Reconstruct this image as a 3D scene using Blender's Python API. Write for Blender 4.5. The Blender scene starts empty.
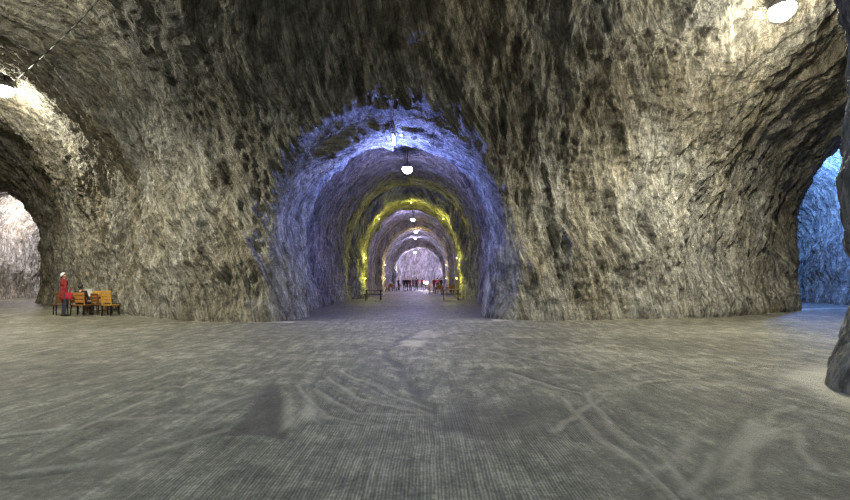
import bpy, bmesh, math, random
import numpy as np
from mathutils import Vector, Matrix
from mathutils.bvhtree import BVHTree

random.seed(7)
scene = bpy.context.scene
C = scene.collection

# ------------------------------------------------------------------ camera
F = 450.0                      # focal length in pixels of the 850 px wide frame
VPX, VPY, EYE = 425.0, 279.0, 1.55
cam_d = bpy.data.cameras.new('camera')
cam_d.sensor_width = 36.0
cam_d.lens = F / 850.0 * 36.0
cam_d.shift_x = (425 - VPX) / 850.0
cam_d.shift_y = (VPY - 250) / 850.0
cam_d.clip_start, cam_d.clip_end = 0.05, 300
cam = bpy.data.objects.new('camera', cam_d)
cam.location = (0, 0, EYE)
cam.rotation_euler = (math.pi / 2, 0, 0)
C.objects.link(cam)
scene.camera = cam

# ------------------------------------------------------------------ world, exposure
w = bpy.data.worlds.new('world'); scene.world = w
w.use_nodes = True
w.node_tree.nodes['Background'].inputs[0].default_value = (0.02, 0.02, 0.022, 1)
w.node_tree.nodes['Background'].inputs[1].default_value = 1.0
vs = scene.view_settings
vs.view_transform = 'Standard'; vs.look = 'None'
vs.exposure = 0.0; vs.gamma = 1.0; vs.use_curve_mapping = False
scene.cycles.max_bounces = 8
scene.cycles.diffuse_bounces = 5
scene.cycles.sample_clamp_indirect = 6.0
scene.cycles.use_denoising = True
scene.cycles.denoising_input_passes = 'RGB_ALBEDO_NORMAL'
scene.cycles.denoising_prefilter = 'NONE'

# lamp powers (W) and colours, used by the lamp builders below
POWER = dict(
    hall_left=(800, (1.0, 0.92, 0.70)), hall_right=(700, (1.0, 0.92, 0.70)),
    fill_mid=(1800, (0.56, 0.80, 1.0)), fill_back=(2200, (0.56, 0.80, 1.0)),
    fill_left=(5200, (1.0, 0.95, 0.76)), fill_right=(3700, (1.0, 0.95, 0.76)),
    entry=(1200, (0.22, 0.29, 1.0)), tunnel=(1100, (0.36, 0.34, 1.0)),
    far=(700, (0.46, 0.42, 1.0)), end=(4600, (0.62, 0.54, 1.0)),
    yellow=(85, (0.95, 0.92, 0.14)), amber=(90, (1.0, 0.74, 0.32)), white=(80, (0.85, 0.80, 1.0)),
    side_left=(1900, (1.0, 0.90, 0.95)), side_right=(4200, (0.14, 0.32, 1.0)),
    work=(500, (1.0, 0.90, 1.0)))

# ------------------------------------------------------------------ helpers
def tag(o, label=None, cat=None, group=None, kind=None):
    if label: o['label'] = label
    if cat: o['category'] = cat
    if group: o['group'] = group
    if kind: o['kind'] = kind
    return o

def empty(name, loc=(0, 0, 0), rz=0.0):
    o = bpy.data.objects.new(name, None)
    o.empty_display_size = 0.2
    o.location = loc; o.rotation_euler = (0, 0, rz)
    C.objects.link(o)
    return o

def copy_tree(o, parent=None):
    c = o.copy(); C.objects.link(c)
    if parent is not None: c.parent = parent
    for ch in o.children:
        copy_tree(ch, c)
    return c

def hash3(ix, iy, iz, seed):
    with np.errstate(over='ignore'):
        h = (ix.astype(np.int64) * 374761393 + iy.astype(np.int64) * 668265263 + iz.astype(np.int64) * 2147483647 + seed * 974634777) & 0xffffffff
        h = ((h ^ (h >> 13)) * 1274126177) & 0xffffffff
        h = h ^ (h >> 16)
        h = (h * 2246822519) & 0xffffffff
        h = h ^ (h >> 15)
    return (h & 0xffff).astype(np.float32) / 32767.5 - 1.0

def vnoise(p, seed=0):
    """value noise in [-1, 1]; p is (n, 3)"""
    i = np.floor(p).astype(np.int64); f = (p - i).astype(np.float32)
    u = f * f * f * (f * (f * 6 - 15) + 10)
    r = 0
    for dx in (0, 1):
        wx = u[:, 0] if dx else 1 - u[:, 0]
        for dy in (0, 1):
            wy = u[:, 1] if dy else 1 - u[:, 1]
            for dz in (0, 1):
                wz = u[:, 2] if dz else 1 - u[:, 2]
                r = r + wx * wy * wz * hash3(i[:, 0] + dx, i[:, 1] + dy, i[:, 2] + dz, seed)
    return r

def fbm(p, octaves=3, seed=0, gain=0.5):
    a, r, q = 1.0, 0, p
    for k in range(octaves):
        r = r + a * vnoise(q, seed + k * 17); a *= gain; q = q * 2.03 + 11.7
    return r

def ridged(p, octaves=3, seed=0, gain=0.5):
    a, r, q = 1.0, 0, p
    for k in range(octaves):
        r = r + a * (1 - 2 * np.abs(vnoise(q, seed + k * 13))); a *= gain; q = q * 2.07 + 5.3
    return r

def mesh_from_arrays(name, V, Q, mat=None, smooth=True):
    me = bpy.data.meshes.new(name)
    n, m, k = len(V), len(Q), Q.shape[1]
    me.vertices.add(n); me.vertices.foreach_set('co', np.ascontiguousarray(V, dtype=np.float32).ravel())
    me.loops.add(m * k); me.loops.foreach_set('vertex_index', np.ascontiguousarray(Q, dtype=np.int32).ravel())
    me.polygons.add(m)
    me.polygons.foreach_set('loop_start', np.arange(0, m * k, k, dtype=np.int32))
    me.polygons.foreach_set('use_smooth', np.full(m, smooth, dtype=bool))
    me.update(calc_edges=True)
    if mat: me.materials.append(mat)
    return me

def surface_nets(f, org, h, ilo=None):
    """quads of the zero level of f (positive = inside); returned normals point to the positive side"""
    s = f > 0
    nx, ny, nz = f.shape
    cx, cy, cz = nx - 1, ny - 1, nz - 1
    cnt = np.zeros((cx, cy, cz), np.int8)
    for a in (0, 1):
        for b in (0, 1):
            for c in (0, 1):
                cnt += s[a:a + cx, b:b + cy, c:c + cz]
    act = (cnt > 0) & (cnt < 8)
    idx = np.full(act.shape, -1, np.int32)
    I = np.argwhere(act)
    idx[act] = np.arange(len(I))
    acc = np.zeros((len(I), 3), np.float32); num = np.zeros(len(I), np.float32)
    corners = [(a, b, c) for a in (0, 1) for b in (0, 1) for c in (0, 1)]
    fv = {c: f[I[:, 0] + c[0], I[:, 1] + c[1], I[:, 2] + c[2]] for c in corners}
    for c in corners:
        for ax in range(3):
            if c[ax] == 0:
                d = list(c); d[ax] = 1; d = tuple(d)
                v0, v1 = fv[c], fv[d]
                m = (v0 > 0) != (v1 > 0)
                t = np.where(m, v0 / np.where(m, v0 - v1, 1), 0)
                pt = np.tile(np.array(c, np.float32), (len(I), 1)); pt[:, ax] = t
                acc += pt * m[:, None]; num += m
    V = (I + acc / num[:, None]) * h + np.array(org, np.float32)
    quads = []
    for ax in range(3):
        o1, o2 = [(1, 2), (2, 0), (0, 1)][ax]
        sl0 = [slice(None)] * 3; sl1 = [slice(None)] * 3
        sl0[ax] = slice(0, -1); sl1[ax] = slice(1, None)
        a, b = s[tuple(sl0)], s[tuple(sl1)]
        E = np.argwhere(a != b)
        ok = (E[:, o1] > 0) & (E[:, o2] > 0) & (E[:, o1] < f.shape[o1] - 1) & (E[:, o2] < f.shape[o2] - 1)
        E = E[ok]
        pos_first = a[E[:, 0], E[:, 1], E[:, 2]]
        def cell(d1, d2):
            q = E.copy(); q[:, o1] -= d1; q[:, o2] -= d2
            return idx[q[:, 0], q[:, 1], q[:, 2]]
        q = np.stack([cell(1, 1), cell(0, 1), cell(0, 0), cell(1, 0)], 1)
        q[pos_first] = q[pos_first]          # a positive: normal must point to -axis
        q = np.where(pos_first[:, None], q[:, ::-1], q)
        quads.append(q)
    return V, np.concatenate(quads)

def subdivide(V, Q, A):
    """one level of linear quad subdivision; A = per-vertex attributes"""
    n = len(V)
    e = np.concatenate([Q[:, [0, 1]], Q[:, [1, 2]], Q[:, [2, 3]], Q[:, [3, 0]]])
    key = np.sort(e, 1); kk = key[:, 0].astype(np.int64) * n + key[:, 1]
    u, inv = np.unique(kk, return_inverse=True)
    ua, ub = u // n, u % n
    m = len(Q)
    ei = inv.reshape(4, m).T + n
    fi = np.arange(m) + n + len(u)
    def ext(X): return np.concatenate([X, (X[ua] + X[ub]) * 0.5, X[Q].mean(1)])
    Qn = np.concatenate([np.stack([Q[:, k], ei[:, k], fi, ei[:, k - 1]], 1) for k in range(4)])
    return ext(V), Qn, ext(A)

def relax(V, Q, it=2, lam=0.5):
    n = len(V)
    e = np.concatenate([Q[:, [0, 1]], Q[:, [1, 2]], Q[:, [2, 3]], Q[:, [3, 0]]])
    key = np.sort(e, 1); kk = key[:, 0].astype(np.int64) * n + key[:, 1]
    u, c = np.unique(kk, return_counts=True)
    a, b = u // n, u % n
    bnd = np.zeros(n, bool); bnd[a[c == 1]] = True; bnd[b[c == 1]] = True
    deg = np.bincount(a, minlength=n) + np.bincount(b, minlength=n)
    for _ in range(it):
        S = np.stack([np.bincount(a, V[b, k], n) + np.bincount(b, V[a, k], n) for k in range(3)], 1)
        N = V * (1 - lam) + lam * S / np.maximum(deg, 1)[:, None]
        V = np.where(bnd[:, None], V, N)
    return V

def vertex_normals(V, Q):
    fn = np.cross(V[Q[:, 2]] - V[Q[:, 0]], V[Q[:, 3]] - V[Q[:, 1]])
    N = np.stack([sum(np.bincount(Q[:, k], fn[:, j], len(V)) for k in range(4)) for j in range(3)], 1)
    return N / np.maximum(np.linalg.norm(N, axis=1), 1e-9)[:, None]

# ------------------------------------------------------------------ materials
class NT:
    def __init__(s, name):
        s.m = bpy.data.materials.new(name); s.m.use_nodes = True
        s.t = s.m.node_tree; s.b = s.t.nodes['Principled BSDF']
    def n(s, typ, **kw):
        x = s.t.nodes.new(typ)
        for k, v in kw.items():
            if k.startswith('i_'): x.inputs[int(k[2:]) if k[2:].isdigit() else k[2:]].default_value = v
            else: setattr(x, k, v)
        return x
    def l(s, a, b): s.t.links.new(a, b)
    def noise(s, vec, scale, detail=4, rough=0.55, dist=0.0):
        x = s.n('ShaderNodeTexNoise'); x.inputs['Scale'].default_value = scale
        x.inputs['Detail'].default_value = detail; x.inputs['Roughness'].default_value = rough
        x.inputs['Distortion'].default_value = dist
        s.l(vec, x.inputs['Vector']); return x.outputs['Fac']
    def math(s, op, a, b=None, clamp=False):
        x = s.n('ShaderNodeMath', operation=op); x.use_clamp = clamp
        for i, v in enumerate((a, b)):
            if v is None: continue
            if isinstance(v, (int, float)): x.inputs[i].default_value = v
            else: s.l(v, x.inputs[i])
        return x.outputs[0]
    def scale(s, vec, sc, rot=(0, 0, 0), loc=(0, 0, 0)):
        x = s.n('ShaderNodeMapping'); x.inputs['Scale'].default_value = sc
        x.inputs['Rotation'].default_value = rot; x.inputs['Location'].default_value = loc
        s.l(vec, x.inputs['Vector']); return x.outputs[0]
    def ramp(s, fac, stops):
        x = s.n('ShaderNodeValToRGB'); e = x.color_ramp.elements
        while len(e) < len(stops): e.new(0.5)
        for k, (p, c) in enumerate(stops):
            e[k].position = p; e[k].color = (*c, 1) if len(c) == 3 else c
        s.l(fac, x.inputs[0]); return x.outputs[0]
    def mapr(s, v, a, b, c=0.0, d=1.0):
        x = s.n('ShaderNodeMapRange'); x.inputs[1].default_value = a; x.inputs[2].default_value = b
        x.inputs[3].default_value = c; x.inputs[4].default_value = d
        s.l(v, x.inputs[0]); return x.outputs[0]
    def mix(s, fac, a, b, mode='MIX'):
        x = s.n('ShaderNodeMix', data_type='RGBA', blend_type=mode)
        for sock, v in ((x.inputs[0], fac), (x.inputs[6], a), (x.inputs[7], b)):
            if isinstance(v, (int, float)): sock.default_value = v
            elif isinstance(v, tuple): sock.default_value = (*v, 1)
            else: s.l(v, sock)
        return x.outputs[2]
    def bump(s, h, dist, strength=1.0, nrm=None):
        x = s.n('ShaderNodeBump'); x.inputs['Distance'].default_value = dist
        x.inputs['Strength'].default_value = strength
        s.l(h, x.inputs['Height'])
        if nrm is not None: s.l(nrm, x.inputs['Normal'])
        return x.outputs[0]

def plain(name, col, rough=0.6, var=0.15, metal=0.0, grain=(1, 1, 1), scale=9.0):
    t = NT(name)
    co = t.n('ShaderNodeTexCoord').outputs['Object']
    f = t.noise(t.scale(co, grain), scale, 4, 0.6)
    a = tuple(c * (1 - var) for c in col); b = tuple(min(1, c * (1 + var)) for c in col)
    t.l(t.ramp(f, [(0.3, a), (0.7, b)]), t.b.inputs['Base Color'])
    t.b.inputs['Roughness'].default_value = rough; t.b.inputs['Metallic'].default_value = metal
    t.l(t.bump(f, 0.004, 0.5), t.b.inputs['Normal'])
    return t.m

def emitter(name, col, strength):
    t = NT(name)
    t.b.inputs['Base Color'].default_value = (0.8, 0.8, 0.8, 1)
    t.b.inputs['Emission Color'].default_value = (*col, 1)
    t.b.inputs['Emission Strength'].default_value = strength
    return t.m

def rock_material():
    t = NT('rock_salt')
    st = t.n('ShaderNodeAttribute', attribute_name='st').outputs['Vector']
    ob = t.n('ShaderNodeTexCoord').outputs['Object']
    # tool marks: streaks down the wall in three widths and leaning directions
    s1 = t.noise(t.scale(st, (2.8, 0.42, 1), (0, 0, 0.16)), 1.0, 8, 0.68, 0.7)
    s2 = t.noise(t.scale(st, (10.5, 0.9, 1), (0, 0, -0.26)), 1.0, 8, 0.70, 0.7)
    s3 = t.noise(t.scale(st, (11.5, 0.9, 1), (0, 0, 0.20)), 1.0, 8, 0.72, 0.5)
    patch = t.mapr(t.noise(ob, 0.6, 4, 0.6, 0.5), 0.42, 0.58)
    lump = t.noise(ob, 1.6, 9, 0.72, 0.8)
    fine = t.noise(ob, 7.0, 7, 0.75, 0.4)
    big = t.noise(ob, 0.16, 4, 0.55)
    two = t.n('ShaderNodeMix', data_type='FLOAT')
    t.l(patch, two.inputs[0]); t.l(s2, two.inputs[2]); t.l(s3, two.inputs[3])
    x = t.math('ADD', t.math('MULTIPLY', s1, 0.36), t.math('MULTIPLY', two.outputs[0], 0.64))
    y = t.math('ADD', t.math('MULTIPLY', lump, 0.6), t.math('MULTIPLY', fine, 0.4))
    v = t.math('ADD', t.math('MULTIPLY', x, 0.72), t.math('MULTIPLY', y, 0.28))
    hgt = v
    # thin dark clay seams folded through the salt
    wn = t.noise(t.scale(ob, (1, 1, 0.45), (0.3, 0.2, 0)), 0.8, 7, 0.66, 1.2)
    seam = t.mapr(t.math('ABSOLUTE', t.math('SUBTRACT', wn, 0.5)), 0.0, 0.035, 1.0, 0.0)
    wn2 = t.noise(t.scale(st, (1.6, 0.5, 1), (0, 0, 0.5)), 1.0, 7, 0.66, 0.9)
    seam2 = t.mapr(t.math('ABSOLUTE', t.math('SUBTRACT', wn2, 0.48)), 0.0, 0.025, 1.0, 0.0)
    v = t.math('ADD', v, t.math('MULTIPLY', t.math('SUBTRACT', big, 0.5), 0.06))
    col = t.ramp(v, [(0.39, (0.042, 0.041, 0.036)), (0.45, (0.19, 0.188, 0.168)), (0.51, (0.42, 0.415, 0.38)), (0.58, (0.80, 0.79, 0.74))])
    col = t.mix(t.math('MULTIPLY', seam, 0.55), col, (0.05, 0.045, 0.04))
    col = t.mix(t.math('MULTIPLY', seam2, 0.5), col, (0.07, 0.062, 0.05))
    # iron-brown and greenish-yellow stained zones
    stain = t.mapr(t.noise(t.scale(ob, (1, 1, 0.6)), 0.22, 5, 0.65, 0.6), 0.42, 0.60)
    col = t.mix(t.math('MULTIPLY', stain, 0.6), col, (0.83, 0.71, 0.48), 'MULTIPLY')
    t.l(col, t.b.inputs['Base Color'])
    t.b.inputs['Roughness'].default_value = 0.7
    t.b.inputs['Specular IOR Level'].default_value = 0.35
    n1 = t.bump(hgt, 0.6, 1.0)
    n2 = t.bump(fine, 0.07, 1.0, n1)
    t.l(n2, t.b.inputs['Normal'])
    return t.m

def floor_material():
    t = NT('milled_salt_floor')
    ob = t.n('ShaderNodeTexCoord').outputs['Object']
    at = t.n('ShaderNodeAttribute', attribute_name='marks')
    sep = t.n('ShaderNodeSeparateColor'); t.l(at.outputs['Color'], sep.inputs[0])
    dark_mask, dust, groove = sep.outputs[0], sep.outputs[1], sep.outputs[2]
    warp = t.n('ShaderNodeVectorMath', operation='ADD')
    nz = t.n('ShaderNodeTexNoise'); nz.inputs['Scale'].default_value = 0.5; t.l(ob, nz.inputs['Vector'])
    sc = t.n('ShaderNodeVectorMath', operation='SCALE'); sc.inputs['Scale'].default_value = 0.12
    t.l(nz.outputs['Color'], sc.inputs[0]); t.l(ob, warp.inputs[0]); t.l(sc.outputs[0], warp.inputs[1])
    wv = t.n('ShaderNodeTexWave', wave_type='BANDS', bands_direction='X')
    wv.inputs['Scale'].default_value = 11.5; wv.inputs['Distortion'].default_value = 1.6
    wv.inputs['Detail'].default_value = 2
    t.l(warp.outputs[0], wv.inputs['Vector'])
    g1 = t.noise(t.scale(warp.outputs[0], (24, 1.2, 1), (0, 0, 0.0)), 1, 7, 0.75)
    g2 = t.noise(t.scale(warp.outputs[0], (6, 1.1, 1), (0, 0, 1.15)), 1, 9, 0.76, 0.5)
    g3 = t.noise(t.scale(warp.outputs[0], (6, 1.1, 1), (0, 0, -0.95)), 1, 9, 0.76, 0.5)
    pm = t.mapr(t.noise(ob, 0.22, 3, 0.5), 0.42, 0.58)
    big = t.noise(ob, 0.35, 5, 0.6, 0.5)
    mid = t.noise(ob, 2.6, 8, 0.74, 0.4)
    fine = t.noise(ob, 24, 6, 0.78)
    mx = t.n('ShaderNodeMix', data_type='FLOAT'); t.l(pm, mx.inputs[0]); t.l(g2, mx.inputs[2]); t.l(g3, mx.inputs[3])
    line = t.n('ShaderNodeMix', data_type='FLOAT'); t.l(groove, line.inputs[0]); t.l(mx.outputs[0], line.inputs[2])
    t.l(t.math('ADD', t.math('MULTIPLY', wv.outputs['Fac'], 0.16), t.math('MULTIPLY', g1, 0.84)), line.inputs[3])
    v = t.math('ADD', t.math('MULTIPLY', line.outputs[0], 0.34), t.math('MULTIPLY', mid, 0.28))
    v = t.math('ADD', v, t.math('MULTIPLY', fine, 0.24))
    v = t.math('ADD', v, t.math('MULTIPLY', big, 0.14))
    col = t.ramp(v, [(0.40, (0.028, 0.027, 0.023)), (0.5, (0.128, 0.125, 0.096)), (0.60, (0.38, 0.37, 0.29))])
    col = t.mix(t.math('MULTIPLY', dark_mask, 0.85), col, (0.04, 0.037, 0.028))
    col = t.mix(t.math('MULTIPLY', dust, 0.75), col, (0.50, 0.47, 0.38))
    t.l(col, t.b.inputs['Base Color'])
    t.l(t.mapr(dark_mask, 0, 1, 0.66, 0.6), t.b.inputs['Roughness'])
    t.b.inputs['Specular IOR Level'].default_value = 0.3
    h = t.math('ADD', t.math('MULTIPLY', line.outputs[0], 1.0), t.math('MULTIPLY', mid, 0.8))
    n1 = t.bump(h, 0.09, 1.0); n2 = t.bump(fine, 0.02, 1.0, n1)
    t.l(n2, t.b.inputs['Normal'])
    return t.m

M_ROCK = rock_material()
M_FLOOR = floor_material()
M_WOOD = plain('orange_varnished_pine', (0.38, 0.16, 0.035), 0.5, 0.25, 0, (1, 1, 8), 6)
M_WOOD_B = plain('brown_stained_wood', (0.16, 0.065, 0.022), 0.55, 0.25, 0, (1, 1, 8), 6)
M_WOOD_Y = plain('yellow_pine', (0.50, 0.27, 0.05), 0.5, 0.2, 0, (1, 1, 8), 6)
M_DARKWOOD = plain('dark_aged_wood', (0.045, 0.035, 0.028), 0.7, 0.3, 0, (8, 1, 1), 6)
M_IRON = plain('black_painted_iron', (0.02, 0.02, 0.022), 0.45, 0.2, 0.6)
M_GREY = plain('grey_lamp_housing', (0.25, 0.25, 0.26), 0.45, 0.1, 0.7)
M_PAPER = plain('white_paper', (0.8, 0.8, 0.78), 0.6, 0.05)
M_CABLE = plain('black_rubber_cable', (0.012, 0.012, 0.012), 0.6, 0.2)

# ------------------------------------------------------------------ the mine as a solid: plan outline + vault profiles
outline = [(-40, 8), (-40, 28), (-34, 31), (-25.2, 29.8), (-19.0, 25.0), (-14.8, 22.0), (-10.9, 18.5), (-7.6, 16.3), (-5.0, 16.1),
           (-1.5, 16.3), (1.5, 16.6), (3.8, 17.0), (6.5, 17.3), (9.6, 17.8), (14.0, 19.6), (18.4, 22.3), (21.5, 24.0), (26, 24.2), (31, 20),
           (32, 12), (27, 9.0), (14, 7.9), (7.5, 7.3), (6.2, 6.6), (6.05, 4.5), (6.4, -4), (6.8, -12), (0, -13.2), (-9, -12.5), (-10.2, -5),
           (-10.2, 3), (-12, 6.2), (-20, 7)]
P = np.array(outline, float)
P[:, 0] -= 0.0156 * np.maximum(P[:, 1], 0)
for _ in range(2):                                   # round the corners
    Nx = np.roll(P, -1, 0)
    P = np.stack([P * 0.75 + Nx * 0.25, P * 0.25 + Nx * 0.75], 1).reshape(-1, 2)
PA, PB = P, np.roll(P, -1, 0)
SEG = np.linalg.norm(PB - PA, axis=1); CUM = np.concatenate([[0], np.cumsum(SEG)[:-1]])

def plan(x, y):
    """signed distance to the hall outline (positive inside) and the arc length of the nearest point"""
    best = np.full(x.shape, 1e9); sarc = np.zeros(x.shape); ins = np.zeros(x.shape, bool)
    for (ax, ay), (bx, by), L, c in zip(PA, PB, SEG, CUM):
        dx, dy = bx - ax, by - ay
        t = np.clip(((x - ax) * dx + (y - ay) * dy) / (L * L), 0, 1)
        d = (x - ax - t * dx) ** 2 + (y - ay - t * dy) ** 2
        m = d < best
        best = np.where(m, d, best); sarc = np.where(m, c + t * L, sarc)
        cr = ((ay > y) != (by > y))
        with np.errstate(divide='ignore', invalid='ignore'):
            ins ^= cr & (x < (bx - ax) * (y - ay) / (by - ay if by != ay else 1e-9) + ax)
    d = np.sqrt(best)
    return np.where(ins, d, -d), sarc

HW, HZ0, HTOP = 6.8, 4.0, 10.9
def hall_phi(d, z):
    d = d - 0.22 * np.exp(-np.maximum(z, 0) ** 2 / 0.35)
    u = np.maximum(HW - d, 0)
    v = np.maximum(z - HZ0, 0) / (HTOP - HZ0)
    return HW * (1 - np.sqrt((u / HW) ** 2 + v ** 2))

def sstep(a, b, x):
    t = np.clip((x - a) / (b - a), 0, 1); return t * t * (3 - 2 * t)

#            y0    half width, height
SECT = [(14.0, 4.35, 6.9), (16.0, 4.2, 7.1), (18.6, 3.75, 7.1), (19.6, 4.95, 9.0), (34.4, 4.75, 8.9), (35.0, 3.95, 7.95), (40.0, 3.9, 7.9), (40.8, 4.6, 8.6),
        (51.2, 4.6, 8.4), (51.8, 3.9, 7.6), (54.0, 3.9, 7.5), (54.8, 4.5, 8.0), (72.6, 4.5, 7.8), (73.2, 3.95, 6.7), (75.0, 3.9, 6.7), (75.6, 4.4, 7.4), (90, 4.4, 7.4)]
SY = np.array([a[0] for a in SECT]); SW = np.array([a[1] for a in SECT]); SH = np.array([a[2] for a in SECT])
Y_END = 86.0
def arch_phi(x, z, hw, top, zs=3.2):
    v = np.maximum(z - zs, 0) / (top - zs)
    x = np.abs(x) + 0.2 * np.exp(-np.maximum(z, 0) ** 2 / 0.35)
    return hw * (1 - np.sqrt((x / hw) ** 2 + v ** 2))
TX = -1.1                      # the tunnel's axis
def tunnel_phi(x, y, z):
    x = x - TX
    hw = np.interp(y, SY, SW); top = np.interp(y, SY, SH)
    return np.minimum(np.minimum(arch_phi(x, z, hw, top), Y_END - y), y - 13.0)
# side galleries: centre of the mouth, direction, half width, height, length
SIDE = dict(left=((-29.0, 26.5), (0.0, 1.0), 3.9, 7.8, 20.0), right=((22.0, 21.0), (0.08, 1.0), 3.1, 9.0, 18.0))
def side_local(x, y, which):
    (cx, cy), (ux, uy), hw, top, L = SIDE[which]
    n = math.hypot(ux, uy); ux, uy = ux / n, uy / n
    return (x - cx) * uy - (y - cy) * ux, (x - cx) * ux + (y - cy) * uy
def side_phi(x, y, z, which):
    hw, top, L = SIDE[which][2:]
    a, b = side_local(x, y, which)
    return np.minimum(np.minimum(arch_phi(a, z, hw, top, 3.6), L - b), b)
def smax(a, b, k):
    h = np.maximum(k - np.abs(a - b), 0) / k
    return np.maximum(a, b) + h * h * k * 0.25

H = 0.2
def grid(x0, x1, y0, y1):
    xs = np.arange(round(x0 / H), round(x1 / H) + 1) * H
    ys = np.arange(round(y0 / H), round(y1 / H) + 1) * H
    zs = np.arange(-3, 60) * H
    return xs.astype(np.float32), ys.astype(np.float32), zs.astype(np.float32)

def build_block(x0, x1, y0, y1, full):
    xs, ys, zs = grid(x0, x1, y0, y1)
    X2, Y2 = np.meshgrid(xs, ys, indexing='ij')
    X, Y, Z = X2[:, :, None], Y2[:, :, None], zs[None, None, :]
    f = tunnel_phi(X, Y, Z).astype(np.float32)
    if full:
        d, _ = plan(X2, Y2)
        foot = ((X2 > 4.5) & (Y2 < 9))[:, :, None] * 0.15 * np.exp(-np.maximum(Z, 0) ** 2 / 1.6)
        f = smax(f, hall_phi(d[:, :, None] - foot, Z), 1.1)
        for k in SIDE: f = smax(f, side_phi(X, Y, Z, k), 0.8)
    return surface_nets(f.astype(np.float32), (xs[0], ys[0], zs[0]), H)

Va, Qa = build_block(-42, 34, -15, 48, True)
Vb, Qb = build_block(-8, 8, 48 - H, 88, False)
# weld the two blocks (their shared row of vertices coincides)
V0 = np.concatenate([Va, Vb]); Q0 = np.concatenate([Qa, Qb + len(Va)])
near = np.where(np.abs(V0[:, 1] - (48 - H / 2)) < H * 0.75)[0]
near = near[np.abs(V0[near, 0]) < 8]
keyd = {}; remap = np.arange(len(V0))
for i in near:
    k = tuple(np.round(V0[i] * 50).astype(int)); remap[i] = keyd.setdefault(k, i)
Q0 = remap[Q0]
V0 = V0.astype(np.float64)

def surf_coords(V):
    """(s, t): s runs along a wall, t up the wall and over the vault"""
    x, y, z = V.T
    d, s = plan(x, y)
    ph = np.stack([hall_phi(d, z), tunnel_phi(x, y, z), side_phi(x, y, z, 'left'), side_phi(x, y, z, 'right')], 1)
    zone = np.argmax(ph, 1)
    srt = np.sort(ph, 1); gap = sstep(0.1, 0.9, srt[:, 3] - srt[:, 2])
    ang = np.arctan2(np.maximum(z - HZ0, 0), np.maximum(HW - d, 1e-3))
    t = np.where(z < HZ0, z, HZ0 + ang * 6.8)
    def arch_st(a, b, off, zs=3.2, r=4.2):
        an = np.arctan2(np.maximum(z - zs, 0), np.abs(a))
        return b + off + np.sign(a) * 40, np.where(z < zs, z, zs + an * r)
    s1, t1 = arch_st(x - TX, y, 300)
    la, lb = side_local(x, y, 'left'); s2, t2 = arch_st(la, lb, 600)
    ra, rb = side_local(x, y, 'right'); s3, t3 = arch_st(ra, rb, 800)
    S = np.choose(zone, [s, s1, s2, s3]); T = np.choose(zone, [t, t1, t2, t3])
    e = (zone == 1) & (y > Y_END - 0.5)
    return np.where(e, x + 900, S), np.where(e, z, T), zone, gap

S0, T0, Z0, G0 = surf_coords(V0)
A0 = np.stack([S0, T0, Z0.astype(float), G0], 1)
keep = V0[Q0][:, :, 2].max(1) > -0.35
Q0 = Q0[keep]

BVH = BVHTree.FromPolygons([tuple(v) for v in V0], [tuple(int(i) for i in q) for q in Q0])
def ray(px, py):
    d = Vector(((px - VPX) / F, 1, (VPY - py) / F)).normalized()
    hit, nrm, _, dist = BVH.ray_cast(Vector((0, 0, EYE)), d)
    return hit, nrm
def roof(x, y):
    hit, _, _, _ = BVH.ray_cast(Vector((x, y, 1.0)), Vector((0, 0, 1)))
    return hit.z if hit else 8.0

# split in what the camera sees near by (fine), sees far off (medium) and does not see (coarse)
cen = V0[Q0].mean(1)
yy = np.maximum(cen[:, 1], 0.1)
pu = VPX + F * cen[:, 0] / yy; pv = VPY - F * (cen[:, 2] - EYE) / yy
inview = (cen[:, 1] > 2.5) & (pu > -130) & (pu < 980) & (pv > -150)
level = np.where(inview & (cen[:, 1] < 32), 2, np.where(inview, 1, 0))

def displace(V, A, N):
    s, t = A[:, 0], A[:, 1]
    warp = fbm(np.stack([s * 0.13, t * 0.13, s * 0 + 3.1], 1), 2, 5) * 1.3
    lean = vnoise(np.stack([s * 0.05, t * 0.08, s * 0 + 9.1], 1), 8) * 0.35
    sw = s + warp + lean * t
    st2 = np.stack([sw, t, s * 0], 1)
    g = A[:, 3]
    dd = 0.30 * fbm(V * 0.30, 2, 1)
    dd += 0.09 * ridged(V * np.array([1.0, 1.0, 0.7]), 3, 21)
    n = fbm(st2 * np.array([1.3, 0.4, 1]) + 2.2, 3, 25) * 2.6
    fl = np.floor(n); dd += g * 0.16 * (fl + sstep(0.6, 1.0, n - fl)) / 2.6          # broken ledges
    dd += g * 0.12 * ridged(st2 * np.array([1.2, 0.24, 1]), 3, 31)
    r1 = np.stack([sw * 0.92 - t * 0.38, sw * 0.38 + t * 0.92, s * 0], 1)
    dd += g * 0.085 * ridged(r1 * np.array([3.0, 0.5, 1]), 3, 41)
    dd += 0.05 * fbm(V * 3.4, 3, 51, 0.6)
    foot = 1 - 0.6 * np.exp(-np.maximum(V[:, 2], 0) / 0.6)
    tun = np.where(A[:, 2] == 1, 0.62, 1.0)
    near_ = np.where((V[:, 1] < 9) & (V[:, 0] > 5), 0.55, 1.0) * (0.45 + 0.55 * g)
    return V + N * (dd * foot * tun * near_)[:, None], np.stack([sw, t, np.zeros_like(s)], 1)

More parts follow.
